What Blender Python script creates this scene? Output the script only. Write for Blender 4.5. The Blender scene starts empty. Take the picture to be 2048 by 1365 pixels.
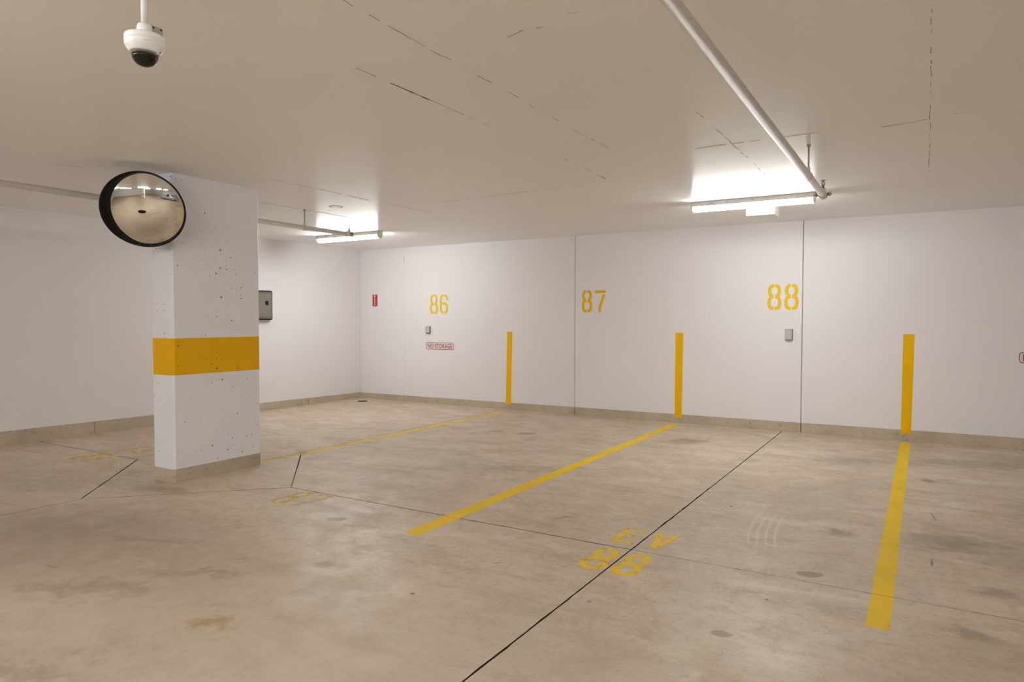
import bpy, bmesh, math, random
from mathutils import Vector, Matrix
random.seed(7)
S = bpy.context.scene
COL = S.collection
R = math.radians
PI = math.pi

# ------------------------------------------------------------------ camera, world, exposure
cd = bpy.data.cameras.new('camera'); cam = bpy.data.objects.new('camera', cd); COL.objects.link(cam)
YAW, PITCH, ROLL = -0.538902501, -0.0303548155, 0.00180480916
fwd = Vector((math.sin(YAW)*math.cos(PITCH), math.cos(YAW)*math.cos(PITCH), math.sin(PITCH)))
rgt = Vector((math.cos(YAW), -math.sin(YAW), 0)); upv = rgt.cross(fwd)
r2 = rgt*math.cos(ROLL) + upv*math.sin(ROLL); u2 = upv*math.cos(ROLL) - rgt*math.sin(ROLL)
m = Matrix((r2, u2, -fwd)).transposed().to_4x4(); m.translation = Vector((8.5412, -9.04918, 1.378153))
cam.matrix_world = m
cd.sensor_width = 36; cd.lens = 1373.873/2048*36; cd.clip_start = 0.05; cd.clip_end = 200
S.camera = cam
w = bpy.data.worlds.new('world'); S.world = w; w.use_nodes = True
w.node_tree.nodes['Background'].inputs[0].default_value = (0.5, 0.5, 0.5, 1)
w.node_tree.nodes['Background'].inputs[1].default_value = 0.0
S.view_settings.view_transform = 'Standard'; S.view_settings.look = 'None'
S.view_settings.gamma = 1; S.view_settings.use_curve_mapping = False
S.view_settings.exposure = 0.59
LAMP = 55.0            # radiance of the fluorescent lenses
S.cycles.use_denoising = True
S.cycles.max_bounces = 9; S.cycles.diffuse_bounces = 7; S.cycles.glossy_bounces = 4
S.cycles.use_adaptive_sampling = True; S.cycles.adaptive_threshold = 0.12; S.cycles.adaptive_min_samples = 24
S.cycles.transparent_max_bounces = 8
S.cycles.sample_clamp_indirect = 6
H = 2.6

# ------------------------------------------------------------------ material helpers
def srgb(r, g, b):
    f = lambda c: (c/255/12.92) if c/255 <= 0.04045 else ((c/255+0.055)/1.055)**2.4
    return (f(r), f(g), f(b), 1)
class NT:
    def __init__(s, name):
        s.m = bpy.data.materials.new(name); s.m.use_nodes = True
        s.t = s.m.node_tree; s.n = s.t.nodes; s.b = s.n['Principled BSDF']
        s.pos = None
    def link(s, a, b): s.t.links.new(a, b)
    def node(s, ty, **kw):
        n = s.n.new(ty)
        for k, v in kw.items(): setattr(n, k, v)
        return n
    def P(s):
        if s.pos is None: s.pos = s.node('ShaderNodeNewGeometry').outputs['Position']
        return s.pos
    def put(s, sock, v):
        if hasattr(v, 'is_output') or isinstance(v, bpy.types.NodeSocket): s.link(v, sock)
        else: sock.default_value = v
    flat = False
    def noise(s, scale, detail=4, rough=0.55, dist=0.0, stretch=None, off=(0, 0, 0)):
        n = s.node('ShaderNodeTexNoise', noise_dimensions='2D' if s.flat else '3D'); n.inputs['Scale'].default_value = scale
        n.inputs['Detail'].default_value = detail; n.inputs['Roughness'].default_value = rough
        n.inputs['Distortion'].default_value = dist
        mp = s.node('ShaderNodeMapping'); mp.inputs['Location'].default_value = off
        if stretch: mp.inputs['Scale'].default_value = stretch
        s.link(s.P(), mp.inputs['Vector']); s.link(mp.outputs[0], n.inputs['Vector'])
        return n.outputs['Fac']
    def ramp(s, f, a, b, lo=0.0, hi=1.0):
        n = s.node('ShaderNodeMapRange'); n.interpolation_type = 'SMOOTHSTEP'
        s.put(n.inputs['Value'], f)
        n.inputs['From Min'].default_value = a; n.inputs['From Max'].default_value = b
        n.inputs['To Min'].default_value = lo; n.inputs['To Max'].default_value = hi
        return n.outputs['Result']
    def math(s, op, a, b=0.0, c=None):
        n = s.node('ShaderNodeMath', operation=op)
        s.put(n.inputs[0], a); s.put(n.inputs[1], b)
        if c is not None: s.put(n.inputs[2], c)
        return n.outputs[0]
    def mix(s, f, a, b, mode='MIX'):
        n = s.node('ShaderNodeMix', data_type='RGBA', blend_type=mode)
        s.put(n.inputs[0], f); s.put(n.inputs[6], a); s.put(n.inputs[7], b)
        return n.outputs[2]
    def base(s, c): s.put(s.b.inputs['Base Color'], c)
    def rough(s, v): s.put(s.b.inputs['Roughness'], v)
    def bump(s, h, strength, dist=0.01):
        n = s.node('ShaderNodeBump'); n.inputs['Strength'].default_value = strength; n.inputs['Distance'].default_value = dist
        s.link(h, n.inputs['Height']); s.link(n.outputs[0], s.b.inputs['Normal'])
def plain(name, col, rough=0.5, metal=0.0, spec=0.5, var=0.06, scale=14, bump=0.0):
    t = NT(name)
    n = t.noise(scale, 3)
    c2 = tuple(x*(1-var*2) for x in col[:3])+(1,)
    t.base(t.mix(t.ramp(n, 0.35, 0.75), col, c2)); t.rough(rough)
    t.b.inputs['Metallic'].default_value = metal; t.b.inputs['Specular IOR Level'].default_value = spec
    if bump: t.bump(n, bump)
    return t.m

# ------------------------------------------------------------------ materials
def concrete_floor():
    t = NT('polished_concrete'); t.flat = True
    big = t.noise(0.42, 3, 0.6, 0.6); mid = t.noise(1.3, 4, 0.62, 0.9, (0.55, 1.2, 1), (3, 1, 0)); fine = t.noise(9, 4, 0.65)
    streak = t.noise(2.2, 4, 0.6, 0.5, (0.45, 1.9, 1), (7, 2, 0)); grit = t.noise(70, 3, 0.6)
    A, B, C_ = (0.585, 0.484, 0.364, 1), (0.50, 0.408, 0.30, 1), (0.64, 0.545, 0.432, 1)
    mott = t.noise(4.6, 5, 0.68, 0.7, (0.7, 1.3, 1), (1, 9, 0)); speck = t.noise(24, 3, 0.7)
    c = t.mix(t.ramp(big, 0.36, 0.66), A, B)
    c = t.mix(t.ramp(mid, 0.50, 0.70, 0, 0.8), c, C_)
    c = t.mix(t.ramp(streak, 0.50, 0.72, 0, 0.48), c, (0.38, 0.30, 0.215, 1))
    c = t.mix(t.ramp(mott, 0.48, 0.70, 0, 0.42), c, (0.37, 0.292, 0.21, 1))
    c = t.mix(t.ramp(mott, 0.46, 0.30, 0, 0.45), c, C_)
    c = t.mix(t.ramp(fine, 0.50, 0.74, 0, 0.3), c, (0.36, 0.285, 0.205, 1))
    c = t.mix(t.ramp(speck, 0.54, 0.70, 0, 0.3), c, (0.31, 0.245, 0.18, 1))
    c = t.mix(t.ramp(speck, 0.44, 0.32, 0, 0.35), c, C_)
    c = t.mix(t.ramp(grit, 0.58, 0.70, 0, 0.3), c, (0.24, 0.19, 0.145, 1))
    sp = t.node('ShaderNodeTexVoronoi'); sp.inputs['Scale'].default_value = 3.3; t.link(t.P(), sp.inputs['Vector'])
    sc = t.node('ShaderNodeSeparateColor'); t.link(sp.outputs['Color'], sc.inputs[0])
    msk = t.math('MULTIPLY', t.ramp(sp.outputs['Distance'], 0.022, 0.035, 1, 0), t.math('GREATER_THAN', sc.outputs[0], 0.55))
    c = t.mix(t.math('MULTIPLY', msk, 0.75), c, (0.12, 0.1, 0.08, 1))
    xyz = t.node('ShaderNodeSeparateXYZ'); t.link(t.P(), xyz.inputs[0])
    px = xyz.outputs[0]; py = xyz.outputs[1]
    c = t.mix(t.ramp(t.math('MULTIPLY_ADD', mid, -1.6, py), -6.5, -7.9, 0, 0.62), c, (0.40, 0.32, 0.235, 1))   # floor colour darkens over the driving lane
    # stains of fixed shape, plus broad corner darkening painted in: x, y, rx, ry, rotation, colour, strength, wobble class
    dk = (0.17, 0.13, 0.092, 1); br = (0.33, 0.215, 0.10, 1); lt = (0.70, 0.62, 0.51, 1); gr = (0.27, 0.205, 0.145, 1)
    wn = t.node('ShaderNodeTexNoise'); wn.inputs['Scale'].default_value = 7; wn.inputs['Detail'].default_value = 4; wn.inputs['Roughness'].default_value = .65
    t.link(t.P(), wn.inputs['Vector'])
    W = []
    for k in (.05, .30, .85):
        vm = t.node('ShaderNodeVectorMath', operation='MULTIPLY_ADD'); t.link(wn.outputs['Color'], vm.inputs[0])
        vm.inputs[1].default_value = (k, k, 0); ad = t.node('ShaderNodeVectorMath', operation='ADD'); t.link(t.P(), ad.inputs[0]); ad.inputs[1].default_value = (-k/2, -k/2, 0)
        t.link(ad.outputs[0], vm.inputs[2]); W.append(vm.outputs[0])
    stains_and_shade = [(5.08, -5.63, .075, .05, .4, gr, .85, 0), (7.80, -6.01, .055, .035, .3, gr, .85, 0), (8.035, -5.046, .075, .05, .4, gr, .8, 0),
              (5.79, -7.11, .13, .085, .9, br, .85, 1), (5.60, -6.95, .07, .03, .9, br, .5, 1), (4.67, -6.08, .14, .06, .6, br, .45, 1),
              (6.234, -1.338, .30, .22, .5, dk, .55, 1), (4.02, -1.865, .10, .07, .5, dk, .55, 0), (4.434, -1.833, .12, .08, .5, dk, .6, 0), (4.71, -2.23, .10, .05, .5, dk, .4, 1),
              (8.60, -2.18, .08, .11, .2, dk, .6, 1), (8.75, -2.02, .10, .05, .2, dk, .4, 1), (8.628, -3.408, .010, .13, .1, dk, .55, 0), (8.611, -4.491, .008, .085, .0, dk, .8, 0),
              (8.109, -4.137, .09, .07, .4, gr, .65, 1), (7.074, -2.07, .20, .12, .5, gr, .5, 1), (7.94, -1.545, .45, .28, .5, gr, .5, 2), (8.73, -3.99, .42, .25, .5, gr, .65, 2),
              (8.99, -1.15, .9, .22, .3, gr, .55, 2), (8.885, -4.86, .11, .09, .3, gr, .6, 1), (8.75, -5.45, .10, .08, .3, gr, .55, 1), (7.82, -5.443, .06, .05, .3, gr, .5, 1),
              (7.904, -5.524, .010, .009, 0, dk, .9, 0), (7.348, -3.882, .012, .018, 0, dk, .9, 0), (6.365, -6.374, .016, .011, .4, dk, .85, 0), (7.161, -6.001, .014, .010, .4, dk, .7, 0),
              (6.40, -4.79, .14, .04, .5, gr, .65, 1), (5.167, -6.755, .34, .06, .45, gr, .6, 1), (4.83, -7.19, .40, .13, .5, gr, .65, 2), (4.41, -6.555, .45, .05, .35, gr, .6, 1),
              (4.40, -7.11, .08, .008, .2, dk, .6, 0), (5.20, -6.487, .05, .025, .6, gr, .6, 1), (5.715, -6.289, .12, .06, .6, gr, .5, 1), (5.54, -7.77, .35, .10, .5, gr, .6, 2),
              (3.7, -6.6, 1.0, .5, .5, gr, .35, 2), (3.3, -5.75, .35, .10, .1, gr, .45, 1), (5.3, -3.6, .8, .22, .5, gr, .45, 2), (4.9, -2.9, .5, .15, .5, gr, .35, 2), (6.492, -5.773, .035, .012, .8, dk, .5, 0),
              (9.25, -5.9, 1.1, .55, .4, gr, .55, 2), (8.6, -6.5, .8, .25, .4, gr, .4, 2), (3.9, -7.0, 1.7, .8, .4, gr, .5, 2), (5.0, -8.0, 1.0, .35, .5, gr, .4, 2), (4.6, -7.9, .6, .3, .3, gr, .4, 2), (7.03, -.42, .16, .10, 0, lt, .8, 1), (7.45, -.45, .20, .06, .2, lt, .5, 1)]  # broad entries also paint dim view corners into the floor colour
    for (x, y, rx, ry, a, col, st, wc) in stains_and_shade:
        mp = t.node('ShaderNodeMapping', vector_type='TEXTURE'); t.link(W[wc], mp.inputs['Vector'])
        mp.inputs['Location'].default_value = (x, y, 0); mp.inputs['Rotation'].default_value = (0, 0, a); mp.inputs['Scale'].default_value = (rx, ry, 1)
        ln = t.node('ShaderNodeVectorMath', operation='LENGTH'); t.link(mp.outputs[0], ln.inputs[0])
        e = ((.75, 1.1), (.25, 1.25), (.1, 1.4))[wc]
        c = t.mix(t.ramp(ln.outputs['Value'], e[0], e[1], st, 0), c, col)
    # scuffed tyre tracks
    dx = t.math('SUBTRACT', px, 10.56); dy = t.math('SUBTRACT', py, -4.05)
    rad = t.math('SQRT', t.math('ADD', t.math('MULTIPLY', dx, dx), t.math('MULTIPLY', dy, dy)))
    wv = t.math('SINE', t.math('MULTIPLY', rad, 118.0))
    mk = t.math('MULTIPLY', t.ramp(t.math('ABSOLUTE', t.math('SUBTRACT', rad, 2.905)), 0.08, 0.125, 1, 0), t.ramp(t.math('ABSOLUTE', t.math('SUBTRACT', py, -4.32)), 0.2, 0.52, 1, 0))
    mk = t.math('MULTIPLY', mk, t.ramp(px, 8.0, 8.1, 1, 0))
    c = t.mix(t.math('MULTIPLY', mk, t.ramp(wv, 0.2, 0.95, 0, 0.45)), c, lt)
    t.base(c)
    t.rough(t.ramp(t.noise(3.5, 3, 0.65), 0.3, 0.75, 0.38, 0.60)); t.b.inputs['Specular IOR Level'].default_value = 0.36
    t.bump(t.noise(45, 3, 0.6), 0.08, 0.004)
    return t.m
def bare_concrete(name, A, B, D):
    t = NT(name)
    c = t.mix(t.ramp(t.noise(2.6, 6, 0.65, 0.6), 0.35, 0.68), A, B)
    c = t.mix(t.ramp(t.noise(11, 6, 0.7, 0.5, (1, 1, 2.2)), 0.52, 0.72, 0, 0.8), c, D)
    c = t.mix(t.ramp(t.noise(38, 4, 0.7), 0.58, 0.72, 0, 0.7), c, tuple(x*0.55 for x in D[:3])+(1,))
    c = t.mix(t.ramp(t.noise(7, 5, 0.7, 0.3, None, (9, 4, 2)), 0.6, 0.74, 0, 0.55), c, (0.6, 0.52, 0.42, 1))
    t.base(c); t.rough(0.75); t.bump(t.noise(30, 6, 0.7), 0.5, 0.006)
    return t.m
def wall_paint(name, col, col2, rough, bumpd=0.05, scuff=0.0):
    t = NT(name)
    c = t.mix(t.ramp(t.noise(0.8, 4, 0.5), 0.35, 0.7), col, col2)
    if scuff:
        c = t.mix(t.ramp(t.noise(26, 4, 0.7, 0.2, (1, 1, 0.35)), 0.70, 0.80, 0, scuff), c, (0.42, 0.38, 0.34, 1))
    t.base(c); t.rough(rough); t.bump(t.noise(22, 5, 0.6), bumpd, 0.004)
    return t.m
def pitted_paint(name, col, spec=0.4):
    t = NT(name)
    dens = t.noise(1.7, 3, 0.5)
    xyz = t.node('ShaderNodeSeparateXYZ'); t.link(t.P(), xyz.inputs[0])
    cb = t.node('ShaderNodeCombineXYZ'); t.link(t.math('ADD', xyz.outputs[0], xyz.outputs[1]), cb.inputs[0]); t.link(xyz.outputs[2], cb.inputs[1])
    def pits(scale, share, r0, r1):
        v = t.node('ShaderNodeTexVoronoi', voronoi_dimensions='2D'); v.inputs['Scale'].default_value = scale; t.link(cb.outputs[0], v.inputs['Vector'])
        sc = t.node('ShaderNodeSeparateColor'); t.link(v.outputs['Color'], sc.inputs[0])
        on = t.math('GREATER_THAN', t.math('ADD', sc.outputs[0], t.ramp(dens, 0.35, 0.7, -share*.9, share*1.1)), 1.0-share)
        size = t.math('MULTIPLY_ADD', t.math('MULTIPLY', sc.outputs[1], sc.outputs[1]), (r1-r0)*scale, r0*scale)
        return t.math('MULTIPLY', t.ramp(t.math('DIVIDE', v.outputs['Distance'], size), 0.6, 1.15, 1, 0), on)
    hole = pits(19, .13, .0030, .0085); h2 = pits(48, .20, .0022, .0045)
    t.base(t.mix(t.math('MULTIPLY', hole, 0.9), t.mix(t.math('MULTIPLY', h2, 0.6), col, tuple(x*0.5 for x in col[:3])+(1,)), (0.07, 0.055, 0.045, 1)))
    t.rough(0.5); t.b.inputs['Specular IOR Level'].default_value = spec
    t.bump(t.math('SUBTRACT', t.math('MULTIPLY', t.noise(16, 5, 0.6), 0.25), t.math('ADD', hole, h2)), 0.6, 0.003)
    return t.m
def road_paint(name, col, wear, scale=14.0):
    t = NT(name)
    n1 = t.noise(scale, 6, 0.7, 0.4); n2 = t.noise(3.0, 4, 0.6)
    c = t.mix(t.ramp(n2, 0.35, 0.7, 0, 0.5), col, tuple(x*0.82 for x in col[:3])+(1,))
    f = t.ramp(t.math('ADD', n1, t.math('MULTIPLY', t.math('SUBTRACT', n2, 0.5), 0.5)), 0.62-wear*0.45, 0.80-wear*0.35)
    # worn spots show the concrete it was painted on
    tr = t.node('ShaderNodeBsdfTransparent'); mx = t.node('ShaderNodeMixShader')
    t.put(mx.inputs[0], t.math('MULTIPLY', f, min(1.0, 0.35+wear*0.75)))
    t.link(t.b.outputs[0], mx.inputs[1]); t.link(tr.outputs[0], mx.inputs[2])
    t.link(mx.outputs[0], t.n['Material Output'].inputs['Surface'])
    t.base(c); t.rough(0.6); t.b.inputs['Specular IOR Level'].default_value = 0.25
    return t.m
M = {}
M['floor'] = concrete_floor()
M['dirt'] = plain('joint_dirt', (0.022, 0.016, 0.011, 1), 0.95, var=0.2, scale=60)
M['filler'] = plain('joint_filler', (0.26, 0.21, 0.155, 1), 0.9, var=0.25, scale=30)
M['base'] = bare_concrete('bare_concrete_base', (0.55, 0.46, 0.34, 1), (0.45, 0.37, 0.265, 1), (0.31, 0.245, 0.165, 1))
M['wall'] = wall_paint('white_wall_paint', (0.80, 0.768, 0.785, 1), (0.785, 0.753, 0.768, 1), 0.5)
M['wall_seam'] = plain('painted_over_seam', (0.66, 0.62, 0.60, 1), 0.6)
M['caulk'] = plain('grey_caulk', (0.30, 0.275, 0.26, 1), 0.7)
M['ceil'] = wall_paint('ceiling_paint', (0.925, 0.915, 0.92, 1), (0.91, 0.90, 0.90, 1), 0.29, 0.12)
M['ceil'].node_tree.nodes['Principled BSDF'].inputs['Specular IOR Level'].default_value = 0.06
M['ceil_seam'] = plain('ceiling_seam_dirt', (0.56, 0.50, 0.42, 1), 0.7, var=0.3, scale=9)  # dirt lying in the formwork seams
M['ceil_crack'] = plain('ceiling_open_crack', (0.035, 0.028, 0.022, 1), 0.9)
M['pillar'] = pitted_paint('pitted_white_pillar_paint', (0.82, 0.815, 0.855, 1))
M['band'] = pitted_paint('pitted_yellow_pillar_paint', (0.82, 0.44, 0.002, 1), 0.15)
M['yellow'] = plain('yellow_wall_paint', (0.87, 0.495, 0.002, 1), 0.55, spec=0.12, var=0.03)
M['yellow2'] = plain('yellow_stencil_paint', (0.86, 0.57, 0.03, 1), 0.55, spec=0.2, var=0.03)
M['road'] = road_paint('yellow_floor_paint', (0.82, 0.55, 0.012, 1), 0.0)
M['road_worn'] = road_paint('worn_yellow_floor_paint', (0.80, 0.53, 0.03, 1), 0.22)
M['road_faint'] = road_paint('faded_yellow_floor_paint', (0.84, 0.60, 0.09, 1), 0.60, 20)
M['white_metal'] = plain('white_enamel', (0.82, 0.80, 0.77, 1), 0.35, var=0.02)
M['white_plastic'] = plain('white_plastic', (0.86, 0.84, 0.81, 1), 0.32, var=0.01)
M['pipe'] = plain('painted_pipe', (0.74, 0.70, 0.645, 1), 0.4, var=0.03)
M['steel'] = plain('zinc_steel', (0.42, 0.41, 0.39, 1), 0.4, 0.8, var=0.1, scale=40)
M['brass'] = plain('dull_brass', (0.30, 0.26, 0.2, 1), 0.4, 0.7, var=0.1, scale=40)
M['box_grey'] = plain('grey_enclosure', (0.40, 0.375, 0.35, 1), 0.5, var=0.03)
M['cover_grey'] = plain('olive_grey_cover', (0.15, 0.135, 0.105, 1), 0.4, var=0.05)
M['cover_dark'] = plain('cover_side_grey', (0.08, 0.07, 0.055, 1), 0.5)
M['panel_grey'] = plain('olive_grey_panel', (0.205, 0.19, 0.155, 1), 0.45, var=0.04)
M['outlet'] = plain('light_grey_plastic', (0.50, 0.49, 0.48, 1), 0.45, var=0.02)
M['outlet_dark'] = plain('mid_grey_plastic', (0.22, 0.21, 0.205, 1), 0.5, var=0.02)
M['black'] = plain('black_rubber', (0.008, 0.006, 0.005, 1), 0.6, spec=0.25, var=0.1)
M['red'] = plain('red_sign', (0.47, 0.035, 0.02, 1), 0.4, var=0.03)
M['redink'] = plain('dark_red_ink', (0.36, 0.025, 0.025, 1), 0.5, var=0.03)
M['sign'] = plain('sign_white', (0.74, 0.70, 0.69, 1), 0.4, var=0.01)
M['iron'] = plain('cast_iron', (0.05, 0.038, 0.028, 1), 0.6, 0.4, var=0.2, scale=50)
t = NT('mirror_acrylic'); t.base((0.86, 0.84, 0.80, 1)); t.b.inputs['Metallic'].default_value = 1.0
t.rough(t.ramp(t.noise(5, 4), 0.3, 0.7, 0.015, 0.05)); M['mirror'] = t.m
t = NT('tinted_dome'); t.base(t.mix(t.ramp(t.noise(9, 2), 0.3, 0.7), (0.008, 0.006, 0.005, 1), (0.014, 0.010, 0.008, 1))); t.rough(0.06); t.b.inputs['Specular IOR Level'].default_value = 0.3; t.b.inputs['Coat Weight'].default_value = 0.0; M['dome'] = t.m
t = NT('clear_lip'); t.base((0.9, 0.9, 0.88, 1)); t.rough(t.ramp(t.noise(30, 2), 0.3, 0.7, 0.02, 0.06)); t.b.inputs['Transmission Weight'].default_value = 0.85; M['clear'] = t.m
t = NT('lit_lens')
em = t.node('ShaderNodeEmission'); em.inputs['Color'].default_value = (0.97, 1.0, 1.0, 1); em.inputs['Strength'].default_value = LAMP
t.link(em.outputs[0], t.n['Material Output'].inputs['Surface']); M['lens'] = t.m
M['car_paint'] = plain('pale_blue_grey_car_paint', (0.33, 0.40, 0.44, 1), 0.25, 0.3, var=0.01)
M['car_glass'] = plain('dark_car_glass', (0.02, 0.025, 0.028, 1), 0.08, var=0.01)
M['tyre'] = plain('tyre_rubber', (0.02, 0.02, 0.02, 1), 0.8)
M['alloy'] = plain('wheel_alloy', (0.5, 0.5, 0.5, 1), 0.35, 0.8)

# ------------------------------------------------------------------ geometry helpers
def box(bm, x0, x1, y0, y1, z0, z1):
    v = [bm.verts.new(p) for p in ((x0,y0,z0),(x1,y0,z0),(x1,y1,z0),(x0,y1,z0),(x0,y0,z1),(x1,y0,z1),(x1,y1,z1),(x0,y1,z1))]
    for f in ((3,2,1,0),(4,5,6,7),(0,1,5,4),(1,2,6,5),(2,3,7,6),(3,0,4,7)): bm.faces.new([v[i] for i in f])
    return bm
def bevel(bm, w, seg=2, edges=None):
    bmesh.ops.bevel(bm, geom=edges or bm.edges[:], offset=w, segments=seg, affect='EDGES', profile=0.5); return bm
def NB(): return bmesh.new()
def prism(bm, pts, fn, a, b):
    """outline pts (2-D) placed by fn(u, v, depth), swept from depth a to b"""
    lo = [bm.verts.new(fn(u, v, a)) for u, v in pts]; hi = [bm.verts.new(fn(u, v, b)) for u, v in pts]
    n = len(pts)
    bm.faces.new(lo[::-1]); bm.faces.new(hi)
    for i in range(n): bm.faces.new((lo[i], lo[(i+1) % n], hi[(i+1) % n], hi[i]))
    return bm
def frame(n, up=Vector((0, 0, 1))):
    n = Vector(n).normalized()
    if abs(n.dot(up)) > 0.99: up = Vector((1, 0, 0))
    h = up.cross(n).normalized(); return h, n.cross(h), n
def lathe(bm, c, n, prof, seg=40, cap0=True, cap1=True, smooth=True, sx=1.0):
    """rings of (radius, height along n)"""
    c = Vector(c); h, v, n = frame(n); rings = []
    for r, z in prof:
        if r < 1e-6: rings.append([bm.verts.new(c+n*z)]*seg)
        else: rings.append([bm.verts.new(c+n*z+h*(r*sx*math.cos(2*PI*i/seg))+v*(r*math.sin(2*PI*i/seg))) for i in range(seg)])
    for a, b in zip(rings, rings[1:]):
        for i in range(seg):
            j = (i+1) % seg; q = []
            for vv in (a[i], a[j], b[j], b[i]):
                if vv not in q: q.append(vv)
            if len(q) > 2:
                f = bm.faces.new(q); f.smooth = smooth
    if cap0 and prof[0][0] > 1e-6: bm.faces.new(rings[0][::-1])
    if cap1 and prof[-1][0] > 1e-6: bm.faces.new(rings[-1])
    return bm
def cyl(bm, p0, p1, r, seg=20, r1=None):
    p0, p1 = Vector(p0), Vector(p1); d = p1-p0
    return lathe(bm, p0, d, [(r, 0), (r if r1 is None else r1, d.length)], seg)
def obj(name, bm, mat, parent=None, label=None, sharp=False, **props):
    bmesh.ops.recalc_face_normals(bm, faces=bm.faces[:])
    me = bpy.data.meshes.new(name); bm.to_mesh(me); bm.free()
    o = bpy.data.objects.new(name, me); COL.objects.link(o); me.materials.append(M[mat])
    if parent is not None:
        o.parent = parent; q = parent; off = Vector((0, 0, 0))
        while q is not None: off += q.location; q = q.parent
        if off.length > 0: me.transform(Matrix.Translation(-off))
    if label: o['label'] = label
    for k, v in props.items(): o[k] = v
    return o
def thing(name, label, cat, loc, group=None):
    o = bpy.data.objects.new(name, None); COL.objects.link(o); o.location = loc
    o.empty_display_size = 0.1
    o['label'] = label; o['category'] = cat
    if group: o['group'] = group
    return o
def dup(root, delta, label=None):
    def cp(o, par):
        c = o.copy(); COL.objects.link(c)
        if par is not None: c.parent = par
        for ch in o.children: cp(ch, c)
        return c
    r = cp(root, None); r.location = root.location + Vector(delta)
    if label: r['label'] = label
    return r
def rrect(w, h, r, k=5):
    pts = []
    for cx, cy, a in ((w/2-r, h/2-r, 0), (-w/2+r, h/2-r, 90), (-w/2+r, -h/2+r, 180), (w/2-r, -h/2+r, 270)):
        for i in range(k+1):
            t_ = R(a+90*i/k); pts.append((cx+r*math.cos(t_), cy+r*math.sin(t_)))
    return pts
def ring(bm, outer, inner, fn, a, b):
    n = len(outer)
    V = [[bm.verts.new(fn(u, v, d)) for u, v in P] for P, d in ((outer, a), (inner, a), (outer, b), (inner, b))]
    for i in range(n):
        j = (i+1) % n
        bm.faces.new((V[2][i], V[2][j], V[3][j], V[3][i])); bm.faces.new((V[0][j], V[0][i], V[1][i], V[1][j]))
        bm.faces.new((V[0][i], V[0][j], V[2][j], V[2][i])); bm.faces.new((V[1][j], V[1][i], V[3][i], V[3][j]))
    return bm

# ------------------------------------------------------------------ floor: slabs between saw-cut joints
XR, YF = 17.0, -19.5
bm = NB(); box(bm, -0.3, XR+.3, YF-.3, 0.3, -0.2, -0.018)
floor = obj('floor', bm, 'dirt', kind='structure')
def slab(poly, ins):
    n = len(poly); P = [Vector(q) for q in poly]
    area = sum(P[i].x*P[(i+1) % n].y-P[(i+1) % n].x*P[i].y for i in range(n))
    if area < 0: P = P[::-1]; ins = [ins[(n-2-i) % n] for i in range(n)]
    L = []
    for i in range(n):
        d = (P[(i+1) % n]-P[i]).normalized(); nn = Vector((-d.y, d.x)); L.append((P[i]+nn*ins[i], d, nn))
    C = []
    for i in range(n):
        (a, d1, _), (b, d2, _) = L[i-1], L[i]
        den = d1.x*d2.y-d1.y*d2.x; s_ = ((b.x-a.x)*d2.y-(b.y-a.y)*d2.x)/den; C.append(a+d1*s_)
    pts = []
    for i in range(n):
        a, b = C[i], C[(i+1) % n]; k = max(1, int((b-a).length/0.045)); nn = L[i][2]; chip = 0
        for j in range(k):
            q = a+(b-a)*(j/k)
            if 0 < j and ins[i] > 0.0005:
                chip = random.uniform(0.001, 0.0045) if random.random() < 0.07 else chip*0.4
                q = q+nn*(random.uniform(-0.0005, 0.0007)+chip)
            pts.append((q.x, q.y))
    bm = NB(); prism(bm, pts, lambda u, v, d: (u, v, d), -0.016, 0.0)
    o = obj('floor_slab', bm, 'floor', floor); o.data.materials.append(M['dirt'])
    for p in o.data.polygons:
        if abs(p.normal.z) < .5: p.material_index = 1
    return o
cx0, cy0, dr = 3.02, -5.165, 1.09
gx = [0.0, 3.02, 7.06, 11.1, 15.14, XR]; gy = [0.0, -5.172, -10.3, -15.4, YF]
GX = {3.02: .0022, 7.06: .0042, 11.1: .003, 15.14: .003}; GY = {-5.172: .0036, -10.3: .003, -15.4: .003}
for i in range(5):
    for j in range(4):
        x0, x1, y0, y1 = gx[i], gx[i+1], gy[j+1], gy[j]
        e = dict(l=GX.get(x0, 0), r=GX.get(x1, 0), b=GY.get(y0, 0)*(.55 if i > 1 else 1), t=GY.get(y1, 0)*(.55 if i > 1 else 1))
        if (i, j) == (0, 0): slab([(x0,y0),(cx0-dr,y0),(x1,cy0+dr),(x1,y1),(x0,y1)], [e['b'], .0016, e['r'], 0, 0])
        elif (i, j) == (1, 0): slab([(cx0+dr,y0),(x1,y0),(x1,y1),(x0,y1),(x0,cy0+dr)], [e['b'], e['r'], 0, e['l'], .005])
        elif (i, j) == (0, 1): slab([(x0,y0),(x1,y0),(x1,cy0-dr),(cx0-dr,y1),(x0,y1)], [e['b'], e['r'], .004, e['t'], 0])
        elif (i, j) == (1, 1): slab([(x0,y0),(x1,y0),(x1,y1),(cx0+dr,y1),(x0,cy0-dr)], [e['b'], e['r'], e['t'], .002, e['l']])
        else: slab([(x0,y0),(x1,y0),(x1,y1),(x0,y1)], [e['b'], e['r'], e['t'], e['l']])
slab([(cx0,cy0-dr),(cx0+dr,cy0),(cx0,cy0+dr),(cx0-dr,cy0)], [.002, .005, .0016, .004])
bm = NB(); box(bm, 7.075, XR, -5.177, -5.167, -0.0155, -0.0006); obj('joint_filler', bm, 'filler', floor, 'pale filler packed into the cross joint')

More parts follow.
